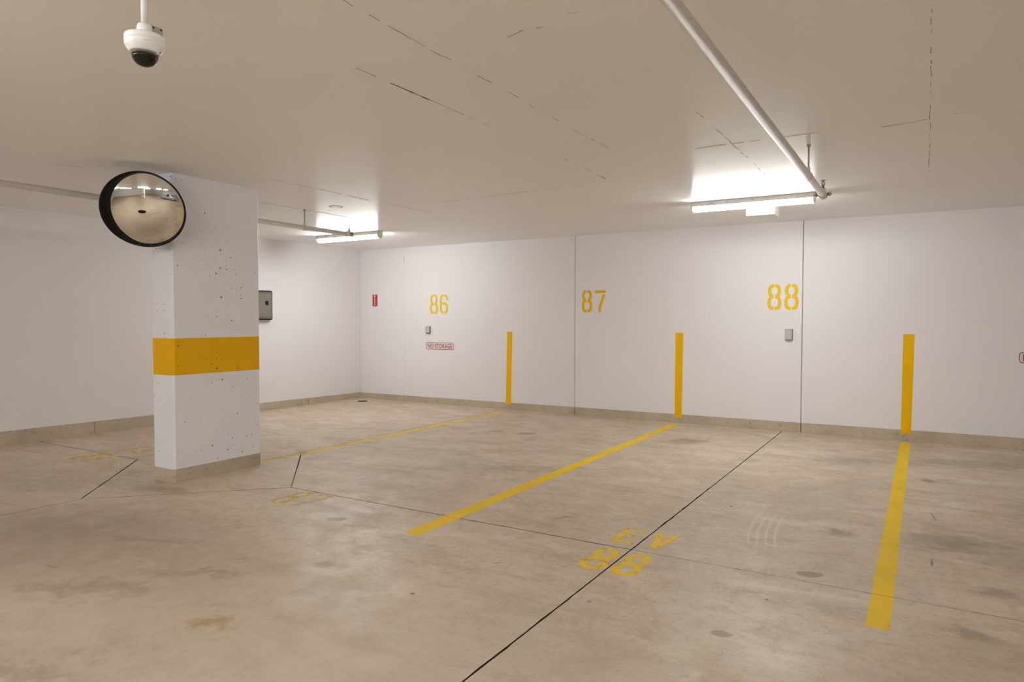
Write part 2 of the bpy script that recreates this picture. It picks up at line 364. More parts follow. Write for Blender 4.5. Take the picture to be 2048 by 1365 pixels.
# ------------------------------------------------------------------ walls
JX = [1.0, 4.195, 7.272]                                        # vertical joints of the wall with the numbers
bm = NB(); box(bm, -0.3, XR+.3, 0.03, 0.3, -0.2, 2.66)
wall_back = obj('wall_back', bm, 'dirt', kind='structure')
zb = lambda x: 0.0925+0.0038*x                                  # top edge of the bare strip
edges = [0.0]+JX+[XR]; gap = [0, .002, .0042, .005]
for k in range(4):
    a = edges[k]+gap[k]; b = edges[k+1]-(gap[k+1] if k < 3 else 0)
    bm = NB(); prism(bm, [(a, zb(a)), (b, zb(b)), (b, 2.64), (a, 2.64)], lambda u, v, d: (u, d, v), 0.04, 0.0)
    bevel(bm, 0.0015, 1); obj('wall_panel', bm, 'wall', wall_back)
bb = NB(); box(bb, 0, XR, 0.0295, 0.032, -0.01, 0.05); baseb = obj('baseboard_back', bb, 'dirt', kind='structure')
for k in range(4):
    g = (0, .003, .0045, .004)
    a = edges[k]+g[k]; b = edges[k+1]-(g[k+1] if k < 3 else 0)
    n = max(2, int((b-a)/0.12)); top = []
    for i in range(n+1):
        x = a+(b-a)*i/n; top.append((x, zb(x)-0.001+random.uniform(-.0015, .0008)))
    bm = NB(); prism(bm, [(b, -0.02), (a, -0.02)]+top, lambda u, v, d: (u, d, v), 0.03, -0.0025)
    obj('base_strip', bm, 'base', baseb)
bm = NB(); box(bm, JX[0]-.004, JX[0]+.004, 0.0016, 0.02, .1, H); obj('seam_filler', bm, 'wall_seam', wall_back)
bm = NB(); box(bm, JX[0]-.0024, JX[0]+.0024, 0.0004, 0.02, 2.36, 2.455); obj('open_seam', bm, 'dirt', wall_back, 'short dark open gap near the top of the painted-over joint')
bm = NB(); box(bm, JX[2]-.006, JX[2]+.006, 0.006, 0.02, .12, H); obj('seam_filler', bm, 'caulk', wall_back, 'grey caulk in the joint beside the number 88')
bm = NB(); box(bm, JX[1]-.006, JX[1]+.006, 0.012, 0.02, .1, 2.33); obj('seam_filler', bm, 'caulk', wall_back, 'dark caulk in the joint beside the number 87')

bm = NB(); prism(bm, [(0.0, .0945), (YF-.3, .0945+.0118*19.8), (YF-.3, 2.64), (0.0, 2.64)], lambda u, v, d: (d, u, v), -0.3, 0.0)
wall_left = obj('wall_left', bm, 'wall', kind='structure')
pts = []; n = 110
for i in range(n+1):
    y = -0.0+YF*i/n; pts.append((y, .0935-.0118*y+random.uniform(-.002, .001)))
bm = NB(); prism(bm, [(YF, -0.02), (0, -0.02)]+pts, lambda u, v, d: (d, u, v), -0.02, 0.0028)
basel = obj('baseboard_left', bm, 'base', kind='structure')
for y in (-4.56, -3.0, -1.2): 
    bm = NB(); box(bm, 0.0, 0.0034, y-.002, y+.002, 0.0, .0925-.0118*y); obj('joint_line', bm, 'dirt', basel)
bm = NB(); box(bm, XR, XR+.3, YF-.3, 0.3, -.2, 2.66); obj('wall_right', bm, 'wall', kind='structure')
bm = NB(); box(bm, -.3, XR+.3, YF-.3, YF, -.2, 2.66); obj('wall_front', bm, 'wall', kind='structure')

# ------------------------------------------------------------------ ceiling and its formwork seams
bm = NB(); box(bm, -.3, XR+.3, YF-.3, .3, H, H+.1)
ceiling = obj('ceiling', bm, 'ceil', kind='structure')
def seam(p0, p1, wd=0.004, mat='ceil_seam', broken=0.5, jit=0.004, label=None):
    p0, p1 = Vector(p0), Vector(p1); L = (p1-p0).length; d = (p1-p0)/L; nn = Vector((-d.y, d.x)); bm = NB(); s_ = 0.0; off = 0
    while s_ < L:
        seg = random.uniform(0.03, 0.10)
        off = off*0.7+random.uniform(-jit, jit)*0.5; o2 = off*0.7+random.uniform(-jit, jit)*0.5
        if random.random() > broken:
            e = min(s_+seg, L); w_ = wd*random.uniform(.4, 1.1)
            a0 = p0+d*s_+nn*off; a1 = p0+d*e+nn*o2
            q = [a0+nn*w_/2, a1+nn*w_/2, a1-nn*w_/2, a0-nn*w_/2]
            prism(bm, [(v.x, v.y) for v in q], lambda u, v, dd: (u, v, dd), H-0.0012, H+0.001)
        off = o2; s_ += seg
    return obj('ceiling_seam', bm, mat, ceiling, label)
seam((6.163, -6.6), (6.18, -5.35), .004, broken=.55)
seam((6.164, -6.30), (6.171, -5.99), .009, 'ceil_crack', 0, .0006, 'dark open crack along the ceiling seam')
seam((6.19, -4.35), (6.172, -3.50), .004, broken=.45)
seam((6.174, -3.72), (6.171, -3.51), .006, 'ceil_crack', .1, .001)
seam((6.62, -7.1), (6.6, -4.4), .004, broken=.45, jit=.012)
seam((5.64, -3.37), (4.25, -3.28), .004, broken=.3)
seam((7.127, -4.15), (7.99, -4.17), .005, broken=.25)
seam((7.99, -4.17), (8.9, -4.2), .004, broken=.7)
seam((7.387, -5.15), (7.39, -2.6), .004, broken=.55, jit=.01)
seam((8.55, -6.0), (8.563, -2.4), .005, broken=.5)
seam((8.3, -4.12), (8.62, -4.14), .010, broken=.35, jit=.03)
seam((3.674, -5.05), (3.66, -3.74), .005, broken=.1)
seam((3.70, -3.55), (3.72, -2.8), .005, broken=.3)
seam((2.61, -4.22), (2.67, -2.62), .006, broken=.03, jit=.002)
seam((2.56, -6.5), (2.78, -5.9), .004, broken=.5)
seam((4.1, -5.6), (4.08, -5.1), .004, broken=.6)
seam((6.9, -6.45), (7.35, -6.55), .006, broken=.8, jit=.05)

# ------------------------------------------------------------------ painted marks
def chaikin(P, it=2):
    for _ in range(it):
        Q = [P[0]]
        for a, b in zip(P, P[1:]):
            Q += [(a[0]*.75+b[0]*.25, a[1]*.75+b[1]*.25), (a[0]*.25+b[0]*.75, a[1]*.25+b[1]*.75)]
        P = Q+[P[-1]]
    return P
def ribbon(bm, P, wd, fn, d0, d1):
    n = len(P); A = []; B = []
    for i in range(n):
        a = Vector(P[max(0, i-1)]); b = Vector(P[min(n-1, i+1)]); t_ = (b-a).normalized(); nn = Vector((-t_.y, t_.x)); c = Vector(P[i])
        A.append(c+nn*wd/2); B.append(c-nn*wd/2)
    T = [[bm.verts.new(fn(v.x, v.y, d)) for v in L] for L, d in ((A, d1), (B, d1), (A, d0), (B, d0))]
    for i in range(n-1):
        for a, b in ((0, 1), (3, 2), (2, 0), (1, 3)): bm.faces.new((T[a][i], T[a][i+1], T[b][i+1], T[b][i]))
    for i in (0, n-1): bm.faces.new([T[k][i] for k in (0, 1, 3, 2)])
def glyph(ch, W, Hh, s, g):
    """stencil strokes, origin bottom centre"""
    c = s*0.95; o = []; mid = Hh*.52; wt = W*.94
    if ch == '8':
        for k in (1, -1):
            x1, x2 = (wt-s)/2, (W-s)/2
            o.append(chaikin([(k*g, Hh-s/2), (k*(x1-c*.45), Hh-s/2), (k*x1, Hh-s/2-c), (k*x1, mid+c*1.15), (k*(x1-c*.6), mid+s*.1), (k*g*1.4, mid+s*.1)]))
            o.append(chaikin([(k*g*1.4, mid-s*.1), (k*(x2-c*.6), mid-s*.1), (k*x2, mid-c*1.1), (k*x2, s/2+c), (k*(x2-c*.45), s/2), (k*g, s/2)]))
    elif ch == '6':
        x = (W-s)/2
        o.append(chaikin([(-g, Hh-s/2), (-(x-c*.45), Hh-s/2), (-x, Hh-s/2-c), (-x, s/2+c), (-(x-c*.45), s/2), (-g, s/2)]))
        o.append(chaikin([(g, Hh-s/2), (x-c*.45, Hh-s/2), (x, Hh-s/2-c), (x, Hh*.70)]))
        o.append(chaikin([(-x+s*.75, Hh*.53), (x-c*.5, Hh*.53), (x, Hh*.53-c), (x, s/2+c), (x-c*.45, s/2), (g, s/2)]))
    elif ch == '7':
        o.append([(-W/2, Hh-s/2*1.15), (W/2, Hh-s/2*1.15)])
        o.append(chaikin([(W/2-s*.62, Hh-s*1.5), (W*.16, Hh*.52), (-W*.03, Hh*.22), (-W*.08, 0)]))
    elif ch == 'E':
        o.append([(-W/2+s/2, 0), (-W/2+s/2, Hh)])
        for z in (s*.38, Hh*.5, Hh-s*.38): o.append([(-W/2+s*1.25, z), (W/2*(0.62 if 0.3*Hh < z < .7*Hh else 1), z)])
    elif ch == 'V':
        o.append([(-W/2+s/2, Hh), (-s*.02, s*.15)]); o.append([(W/2-s/2, Hh), (s*.12, s*.1)])
    return o
def stencil(name, text, centres, W, Hh, s, g, fn, mat, parent, label, d0=.0005, d1=-.0008, thin=None):
    bm = NB()
    for ch, u0 in zip(text, centres):
        for k, P in enumerate(glyph(ch, W, Hh, s, g)):
            wd = s if not (ch == 'E' and k > 0) else s*.85
            lift = (d1-d0)*.09*k                                  # coats overlap without sharing a plane
            ribbon(bm, P, wd, lambda u, v, d, u0=u0, lift=lift: fn(u+u0, v, d+lift), d0, d1)
    return obj(name, bm, mat, parent, label)
WALLFN = lambda z0: (lambda u, v, d: (u, d, z0+v))
stencil('painted_number', '86', (1.634, 1.837), .165, .315, .040, .006, WALLFN(1.480), 'yellow2', wall_back, 'yellow stencilled number 86 on the wall')
stencil('painted_number', '87', (4.387, 4.593), .165, .315, .040, .006, WALLFN(1.494), 'yellow', wall_back, 'yellow stencilled number 87 on the wall')
stencil('painted_number', '88', (6.945, 7.145), .168, .320, .042, .006, WALLFN(1.511), 'yellow2', wall_back, 'yellow stencilled number 88 on the wall')
def wall_stripe(xt0, xt1, zt, xb0, xb1, zbm, label):
    bm = NB(); prism(bm, [(xb0, zb(xb0)), (xb1, zb(xb1)), (xt1, zt), (xt0, zt)], lambda u, v, d: (u, d, v), .0005, -.0008)
    prism(bm, [(xb0, zbm), (xb1, zbm), (xb1, zb(xb1)-.001), (xb0, zb(xb0)-.001)], lambda u, v, d: (u, d, v), -.001, -.0034)
    obj('painted_stripe', bm, 'yellow', wall_back, label)
wall_stripe(3.043, 3.137, 1.200, 3.02, 3.114, .075, 'vertical yellow stripe between the numbers 86 and 87')
wall_stripe(5.690, 5.796, 1.214, 5.687, 5.785, .077, 'vertical yellow stripe between the numbers 87 and 88')
wall_stripe(8.350, 8.465, 1.226, 8.344, 8.446, .084, 'vertical yellow stripe to the right of the number 88')
FZ = lambda u, v, d: (u, v, d)
def floor_stripe(P, mat, label, cuts=True):
    """P: outline corners near-left, near-right, far-right, far-left; cut where the cross joint passes"""
    (ax, ay), (bx, by), (cx, cy), (ex, ey) = P; bm = NB()
    def rag(a, b):
        k = max(1, int((Vector(b)-Vector(a)).length/.06)); out = []
        for i in range(k):
            q = Vector(a)+(Vector(b)-Vector(a))*(i/k); out.append((q.x+(random.uniform(-.0016, .0016) if i else 0), q.y))
        return out
    def piece(t0, t1):
        l = lambda p, q, t: (p[0]+(q[0]-p[0])*t, p[1]+(q[1]-p[1])*t)
        A, D = l(P[0], P[3], t0), l(P[0], P[3], t1); B, C_ = l(P[1], P[2], t0), l(P[1], P[2], t1)
        prism(bm, rag(A, B)+rag(B, C_)+rag(C_, D)+rag(D, A), FZ, -.0004, .0008)
    tc = (-5.172-ay)/(ey-ay)
    if cuts and 0 < tc < 1: piece(0, tc-.0006); piece(tc+.0006, 1)
    else: piece(0, 1)
    return obj('painted_stripe', bm, mat, floor, label)
floor_stripe([(5.676,-5.61),(5.800,-5.635),(5.792,-.17),(5.690,-.17)], 'road', 'yellow floor line between bays 87 and 88')
floor_stripe([(8.341,-5.60),(8.438,-5.60),(8.441,-.13),(8.343,-.13)], 'road', 'wide yellow floor line on the right of bay 88')
floor_stripe([(3.035,-4.05),(3.115,-4.05),(3.17,-.29),(3.09,-.29)], 'road_worn', 'thin worn yellow floor line between bays 86 and 87', False)
floor_stripe([(2.955,-4.70),(3.055,-4.75),(3.115,-4.05),(3.035,-4.05)], 'road_faint', 'faded yellow floor line end beside the pillar', False)
FLOORFN = lambda y0: (lambda u, v, d: (u, y0+v, d))
stencil('painted_letters', 'EV', (6.955, 7.165), .150, .30, .042, .0, FLOORFN(-5.075), 'road_worn', floor, 'yellow letters EV on the floor of bay 88', -.0004, .0007)
stencil('painted_number', '88', (6.962, 7.155), .160, .37, .046, .0, FLOORFN(-5.595), 'road_worn', floor, 'yellow number 88 on the floor', -.0004, .0007)
stencil('painted_number', '87', (4.36, 4.56), .160, .36, .044, .0, FLOORFN(-5.555), 'road_faint', floor, 'very faded yellow number 87 on the floor', -.0004, .0007)
stencil('painted_letters', 'EV', (1.38, 1.56), .150, .30, .050, .0, FLOORFN(-5.02), 'road_faint', floor, 'faded yellow letters EV on the floor left of the pillar', -.0004, .0007)
stencil('painted_number', '86', (1.36, 1.56), .160, .36, .055, .0, FLOORFN(-5.52), 'road_faint', floor, 'faded yellow number 86 on the floor left of the pillar', -.0004, .0007)

# ------------------------------------------------------------------ pillar
def chamfer_rect(x0, x1, y0, y1, c):
    return [(x0+c,y0),(x1-c,y0),(x1,y0+c),(x1,y1-c),(x1-c,y1),(x0+c,y1),(x0,y1-c),(x0,y0+c)]
def pillar(x0, x1, y0, y1, label):
    t_ = thing('pillar', label, 'pillar', ((x0+x1)/2, (y0+y1)/2, 0))
    c = .018; zt = .112
    bm = NB(); prism(bm, chamfer_rect(x0, x1, y0, y1, c), FZ, zt, H+.02); obj('shaft', bm, 'pillar', t_)
    bm = NB(); e = .0022
    top = chamfer_rect(x0-e, x1+e, y0-e, y1+e, c); prism(bm, top, FZ, -.01, zt-.001); obj('base', bm, 'base', t_, 'bare unpainted concrete foot of the pillar')
    bm = NB(); e = .0006; prism(bm, chamfer_rect(x0-e, x1+e, y0-e, y1+e, c), FZ, .908, 1.220); obj('painted_band', bm, 'band', t_, 'yellow band around the pillar')
    return t_
pillar(2.862, 3.156, -5.577, -4.690, 'white pitted concrete pillar with a yellow band, beside the round mirror')
pillar(8.25, 8.55, -14.1, -13.2, 'white pillar with a yellow band seen only reflected in the round mirror')

# ------------------------------------------------------------------ convex mirror on the pillar
def convex_mirror():
    n = Vector((math.cos(R(-46))*math.cos(R(-22)), math.sin(R(-46))*math.cos(R(-22)), math.sin(R(-22))))
    c = Vector((3.2249, -5.8442, 2.2500)); Rr = .296
    t_ = thing('convex_mirror', 'large round convex safety mirror with a black hood high on the pillar', 'mirror', c)
    h, v, nn = frame(n); seg = 96; D = .05
    def lip(a):                                                 # the hood is deep on the left, a thin lip elsewhere
        return .010+.048*max(0.0, math.cos(a-R(168)))**1.2
    bm = NB(); rings = []
    for k in range(9):
        ring_ = []
        for i in range(seg):
            a = 2*PI*i/seg; L = lip(a); fl = L*.04
            r_, z = [(.10, -D-.05), (Rr*.80, -D-.03), (Rr*.97, -D), (Rr+.006, -.012), (Rr+.010+fl, L-.004), (Rr+.008+fl, L), (Rr+.003+fl, L-.004), (Rr-.002, -.006), (0.02, -.010)][k]
            ring_.append(bm.verts.new(c+n*z+h*(r_*math.cos(a))+v*(r_*math.sin(a))))
        rings.append(ring_)
    for a, b in zip(rings, rings[1:]):
        for i in range(seg):
            f = bm.faces.new((a[i], a[(i+1) % seg], b[(i+1) % seg], b[i])); f.smooth = True
    bm.faces.new(rings[0]); bm.faces.new(rings[-1])
    obj('hooded_rim', bm, 'black', t_)
    bm = NB(); r0 = Rr-.003; sag = .078; Rs = (r0*r0+sag*sag)/(2*sag); prof = []
    for i in range(25):
        r_ = r0*(1-i/24); prof.append((r_, -.008+math.sqrt(Rs*Rs-r_*r_)-(Rs-sag)))
    lathe(bm, c, n, prof, 96, False, False); obj('mirror_face', bm, 'mirror', t_)
    apex = c+n*(-.008+sag)
    bm = NB(); lathe(bm, apex-n*.002, n, [(.013, 0), (.013, .0035), (.011, .0042)], 28, True, True, False, 2.3); obj('badge', bm, 'black', t_, 'small black oval badge at the centre of the mirror')
    bm = NB(); b0 = c-n*(D+.045); cyl(bm, b0, (3.0, -5.565, 2.235), .022, 16); cyl(bm, b0+n*.012, b0-n*.02, .07, 24)
    box(bm, 2.93, 3.07, -5.585, -5.572, 2.14, 2.33); obj('bracket', bm, 'black', t_)
convex_mirror()

# ------------------------------------------------------------------ strip lights
def strip_light(x0, x1, y, label, zt=H):
    L = x1-x0
    t_ = thing('strip_light', label, 'ceiling light', ((x0+x1)/2, y, zt), 'strip lights on the ceiling')
    X = lambda u, v, d: (d, y+u, zt-v)
    bm = NB(); prism(bm, [(-.047, .003), (.047, .003), (.054, .034), (.054, .050), (-.054, .050), (-.054, .034)], X, x0+.012, x1-.012)
    prism(bm, [(-.044, 0), (.044, 0), (.044, .005), (-.044, .005)], X, x0+.02, x1-.02); obj('housing', bm, 'white_metal', t_)
    pts = [(.0525, .0505)]+[(.0525*math.cos(a), .0505+.048*math.sin(a)) for a in [PI*i/14 for i in range(1, 14)]]+[(-.0525, .0505)]
    bm = NB(); prism(bm, pts, X, x0+.014, x1-.014); obj('lens', bm, 'lens', t_, 'glowing white lens')
    ep = [(.056, .002)]+[(.056*math.cos(a), .041+.059*math.sin(a)) for a in [PI*i/14 for i in range(0, 15)]]+[(-.056, .002)]
    for a, b in ((x0, x0+.013), (x1-.013, x1)):
        bm = NB(); prism(bm, ep, X, a, b); obj('end_cap', bm, 'white_plastic', t_)
    for q in (.18, .31, .52):
        bm = NB(); box(bm, x0+L*q-.008, x0+L*q+.008, y-.0575, y-.05, zt-.030, zt-.018); obj('clip', bm, 'steel', t_)
    return t_
l2 = strip_light(6.462, 7.640, -1.915, 'lit fluorescent strip light on the ceiling in front of numbers 87 and 88')
dup(l2, (1.53-7.051, .07, 0), 'lit fluorescent strip light on the ceiling near the far left corner')
for x, y, where in ((2.4, -9.8, 'over the driving lane by the left wall'), (5.3, -8.9, 'over the driving lane left of the camera'), (7.9, -8.9, 'over the driving lane above the camera'),
                    (10.4, -8.9, 'over the lane beside the parked car'), (5.3, -15.2, 'at the back of the garage on the left'), (10.4, -15.2, 'at the back of the garage by the rear pillar'), (3.6, -12.2, 'added behind the camera on the left for more light'), (8.6, -12.2, 'added straight behind the camera for more light'), (14.6, -4.2, 'added far to the right to brighten the walls'), (14.6, -11.5, 'added in the far right back corner to brighten the walls')):  # the last four are added fill lamps, brightening walls and pillar
    dup(l2, (x-7.051, y+1.915, 0), 'strip light '+where+', mirror only')

# ------------------------------------------------------------------ box behind the right lamp
t_ = thing('ceiling_box', 'white box mounted on the ceiling just behind the right strip light', 'box', (7.055, -1.35, H))
bm = NB(); box(bm, 6.910, 7.200, -1.49, -1.215, 2.494, H); bevel(bm, .004); obj('case', bm, 'white_metal', t_)
bm = NB(); box(bm, 6.914, 7.196, -1.486, -1.219, 2.489, 2.4935); obj('cover', bm, 'white_plastic', t_)

# ------------------------------------------------------------------ sprinkler pipes
def sprinkler_pipe(p0, p1, z, r, yh, label):
    p0 = Vector((p0[0], p0[1], z)); p1 = Vector((p1[0], p1[1], z)); d = (p1-p0).normalized()
    t_ = thing('sprinkler_pipe', label, 'pipe', (p1.x, p1.y, z), 'sprinkler pipes under the ceiling')
    bm = NB(); cyl(bm, p0, p1, r, 28); obj('tube', bm, 'pipe', t_)
    bm = NB(); lathe(bm, p1-d*.075, d, [(r+.001, 0), (r+.007, .006), (r+.007, .028), (r+.003, .034), (r+.003, .075), (r+.006, .08), (r+.006, .1), (r*.7, .108)], 28)
    cyl(bm, p1-d*.02, p1-d*.02+Vector((0, 0, r+.022)), .017, 20)
    obj('elbow', bm, 'pipe', t_)
    q = p1-d*.02; zt = z+r+.02
    bm = NB(); lathe(bm, (q.x, q.y, zt), (0, 0, 1), [(.013, 0), (.013, .012), (.008, .013), (.008, .022), (.012, .024), (.012, .032), (.005, .034)], 12)
    for k in (-1, 1):
        cyl(bm, (q.x+k*.010, q.y, zt+.030), (q.x+k*.014, q.y, zt+.048), .0025, 8); cyl(bm, (q.x+k*.014, q.y, zt+.048), (q.x+k*.003, q.y, zt+.066), .0025, 8)
    cyl(bm, (q.x, q.y, zt+.030), (q.x, q.y, zt+.064), .0025, 8)
    sh = obj('sprinkler_head', bm, 'brass', t_, 'small upright brass sprinkler head at the pipe end')
    bm = NB(); lathe(bm, (q.x, q.y, zt+.064), (0, 0, 1), [(.006, 0), (.019, .002), (.021, .004), (.019, .005), (.004, .007)], 20); obj('deflector', bm, 'steel', sh)
    for k in (-1, 1):
        bm = NB(); c0 = q+Vector((k*(r+.002), 0, 0)); lathe(bm, c0, (k, 0, 0), [(.012, 0), (.012, .016), (.018, .018), (.018, .026), (.007, .028), (.007, .04)], 10); obj('clamp_ear', bm, 'steel', t_)
    f = (yh-p0.y)/(p1.y-p0.y); hx = p0.x+(p1.x-p0.x)*f
    bm = NB(); cyl(bm, (hx, yh, z+r+.03), (hx, yh, H), .0055, 10); cyl(bm, (hx, yh, H-.012), (hx, yh, H), .013, 12); obj('hanger_rod', bm, 'steel', t_)
    bm = NB()
    for k in range(28):
        a, b = 2*PI*k/28, 2*PI*(k+1)/28
        V = [bm.verts.new((hx+rr*math.cos(w_), yh+yy, z+rr*math.sin(w_))) for w_, rr, yy in ((a, r+.003, -.011), (b, r+.003, -.011), (b, r+.003, .011), (a, r+.003, .011))]
        bm.faces.new(V)
    bmesh.ops.remove_doubles(bm, verts=bm.verts[:], dist=1e-5); bmesh.ops.solidify(bm, geom=bm.faces[:], thickness=.002)
    cyl(bm, (hx, yh, z+r+.002), (hx, yh, z+r+.034), .012, 12); obj('hanger_ring', bm, 'pipe', t_)
    return t_
sprinkler_pipe((7.855, -19.4), (7.838, -3.02), 2.385, .0255, -3.86, 'thick sprinkler pipe with a hanger rod, running to the right strip light')
sprinkler_pipe((2.40, -19.4), (2.645, -2.96), 2.400, .0255, -3.66, 'sprinkler pipe passing behind the pillar towards the left strip light')

# ------------------------------------------------------------------ security camera on a drop pole
def security_camera():
    x, y = 6.141, -7.592
    t_ = thing('security_camera', 'white dome security camera hanging on a pole at the upper left', 'camera', (x, y, 2.402))
    bm = NB(); cyl(bm, (x, y, 2.425), (x, y, H), .0115, 20); lathe(bm, (x, y, H-.012), (0, 0, 1), [(.045, 0), (.045, .012)], 28); obj('pole', bm, 'white_metal', t_)
    bm = NB(); lathe(bm, (x, y, 2.395), (0, 0, 1), [(.0255, -.01), (.025, .020), (.024, .031), (.0205, .035), (.013, .0355)], 32); obj('neck', bm, 'white_plastic', t_)
    z0 = 2.328
    bm = NB(); lathe(bm, (x, y, z0), (0, 0, 1), [(.043, .002), (.046, -.002), (.051, .004), (.060, .014), (.065, .024), (.0665, .036), (.0665, .0385), (.0655, .0395), (.0655, .0405), (.0665, .0415), (.0665, .053), (.0655, .058), (.062, .061), (.03, .063)], 56)
    hs = obj('housing', bm, 'white_plastic', t_)
    bm = NB(); lathe(bm, (x, y, z0+.002), (0, 0, -1), [(.0445, 0), (.0445, .006), (.043, .008)], 48, False, False); obj('dome_collar', bm, 'clear', hs, 'clear lip around the tinted dome')
    bm = NB(); lathe(bm, (x, y, z0), (0, 0, -1), [(.0425*math.cos(a), .010+.037*math.sin(a)) for a in [PI/2*i/12 for i in range(13)]], 48, True, False)
    obj('dome', bm, 'dome', t_, 'glossy dark tinted dome')
    fx = (cam.location-Vector((x, y, 0))); fx.z = 0; fx.normalize(); sd = Vector((-fx.y, fx.x, 0))
    bm = NB()
    for k in range(7):
        a = -0.14+.28*k/6+.1; d1 = fx*math.cos(a)+sd*math.sin(a)
        a2 = a+.04; d2 = fx*math.cos(a2)+sd*math.sin(a2)
        V = [bm.verts.new(Vector((x, y, z0+zz))+dd*.0668) for dd, zz in ((d1, .026), (d2, .026), (d2, .0275), (d1, .0275))]
        for vv, zz in zip(V, (.026, .026, .0275, .0275)): 
            dd = vv.co-Vector((x, y, vv.co.z)); vv.co = Vector((x, y, vv.co.z))+dd.normalized()*.0656
        bm.faces.new(V)
    bmesh.ops.solidify(bm, geom=bm.faces[:], thickness=.0006); obj('mark', bm, 'outlet', hs, 'short grey marking on the front of the housing')
    bm = NB(); lathe(bm, (x+.04, y+.03, z0+.006), (.5, .4, -.7), [(.003, 0), (.003, .004)], 8); obj('screw', bm, 'outlet_dark', hs)
    # square steel junction box behind the neck
    bm = NB(); box(bm, x-.060, x-.001, y+.001, y+.070, 2.398, 2.439); bevel(bm, .002, 1)
    jb = obj('junction_box', bm, 'box_grey', t_, 'grey square steel box behind the neck')
    for yy, zz in ((.034, 2.432), (.034, 2.408), (.062, 2.432), (.062, 2.408)):
        bm = NB(); lathe(bm, (x-.0015, y+yy, zz), (1, 0, 0), [(.0035, 0), (.0035, .0015), (.002, .002)], 10); obj('screw', bm, 'black', jb)
security_camera()

# ------------------------------------------------------------------ electrical enclosure on the left wall
def enclosure():
    y0, y1, z0, z1 = -2.38, -1.945, 1.372, 1.818
    t_ = thing('electrical_enclosure', 'grey electrical enclosure on the left wall, half hidden by the pillar', 'box', (0, (y0+y1)/2, z0))
    cy, cz = (y0+y1)/2, (z0+z1)/2
    F = lambda u, v, d: (d, cy+u, cz+v)
    bm = NB(); prism(bm, rrect(y1-y0, z1-z0, .03), F, 0, .05); obj('back_box', bm, 'outlet_dark', t_)
    bm = NB(); prism(bm, rrect(y1-y0-.05, z1-z0-.012, .012), F, .05, .062); obj('gasket', bm, 'black', t_, 'black gasket between box and cover')
    bm = NB(); prism(bm, rrect(y1-y0-.075, z1-z0-.034, .02), F, .062, .085); obj('cover_frame', bm, 'cover_dark', t_)
    bm = NB(); prism(bm, rrect(y1-y0-.10, z1-z0-.045, .03), F, .085, .098); bevel(bm, .003, 1); cv = obj('cover', bm, 'cover_grey', t_, 'olive grey cover')
    bm = NB(); prism(bm, rrect(y1-y0-.15, z1-z0-.10, .02), F, .098, .102); obj('raised_panel', bm, 'panel_grey', cv)
    bm = NB(); box(bm, .101, .1035, -2.12, -2.065, 1.597, 1.660); obj('window', bm, 'black', cv, 'small black window in the cover')
    for zz in (z0+.05, z0+.09, z1-.05, z1-.09):
        bm = NB(); lathe(bm, (.05, y1-.022, zz), (1, 0, 0), [(.009, 0), (.009, .02), (.006, .024)], 12); obj('screw', bm, 'outlet_dark', t_)
enclosure()

# ------------------------------------------------------------------ weatherproof outlets
def outlet(x0, x1, z0, z1, label):
    cx, cz = (x0+x1)/2, (z0+z1)/2
    t_ = thing('outlet', label, 'outlet', (cx, 0, z0), 'outlets on the numbered wall')
    F = lambda u, v, d: (cx+u, d, cz+v)
    bm = NB(); prism(bm, rrect(x1-x0, z1-z0, .008), F, 0.0, -.022); obj('back_box', bm, 'outlet_dark', t_)
    bm = NB(); prism(bm, rrect(x1-x0-.012, z1-z0-.014, .008), F, -.022, -.040); bevel(bm, .004, 2); ld = obj('lid', bm, 'outlet', t_, 'lighter grey flip lid')
    bm = NB(); cyl(bm, (x0+.012, -.026, z1-.004), (x1-.012, -.026, z1-.004), .005, 10); obj('hinge', bm, 'outlet', ld)
    bm = NB(); box(bm, cx-.012, cx+.012, -.046, -.038, z0+.008, z0+.016); obj('latch', bm, 'outlet', ld)
outlet(1.475, 1.568, 1.160, 1.276, 'small grey outlet with a flip lid above the lettered sign')
outlet(7.078, 7.166, 1.136, 1.276, 'small grey outlet with a flip lid beside the right wall joint')

# ------------------------------------------------------------------ signs
def text_mesh(txt, width, height, fn, depth):
    cu = bpy.data.curves.new('lettering', 'FONT'); cu.body = txt; cu.align_x = 'CENTER'; cu.align_y = 'CENTER'; cu.resolution_u = 3; cu.offset = .014; cu.space_character = 1.05
    o = bpy.data.objects.new('lettering', cu); COL.objects.link(o)
    me = bpy.data.meshes.new_from_object(o.evaluated_get(bpy.context.evaluated_depsgraph_get()))
    bpy.data.objects.remove(o); bpy.data.curves.remove(cu)
    bm = NB(); bm.from_mesh(me); bpy.data.meshes.remove(me)
    xs = [v.co.x for v in bm.verts]; ys = [v.co.y for v in bm.verts]
    for v in bm.verts:
        u = ((v.co.x-min(xs))/(max(xs)-min(xs))-.5)*width; q = ((v.co.y-min(ys))/(max(ys)-min(ys))-.5)*height
        v.co = Vector(fn(u, q, depth))
    for f in bm.faces: f.smooth = False; f.material_index = 0
    ex = bmesh.ops.extrude_face_region(bm, geom=bm.faces[:])
    for v in ex['geom']:
        if isinstance(v, bmesh.types.BMVert): v.co.y -= .0005
    return bm
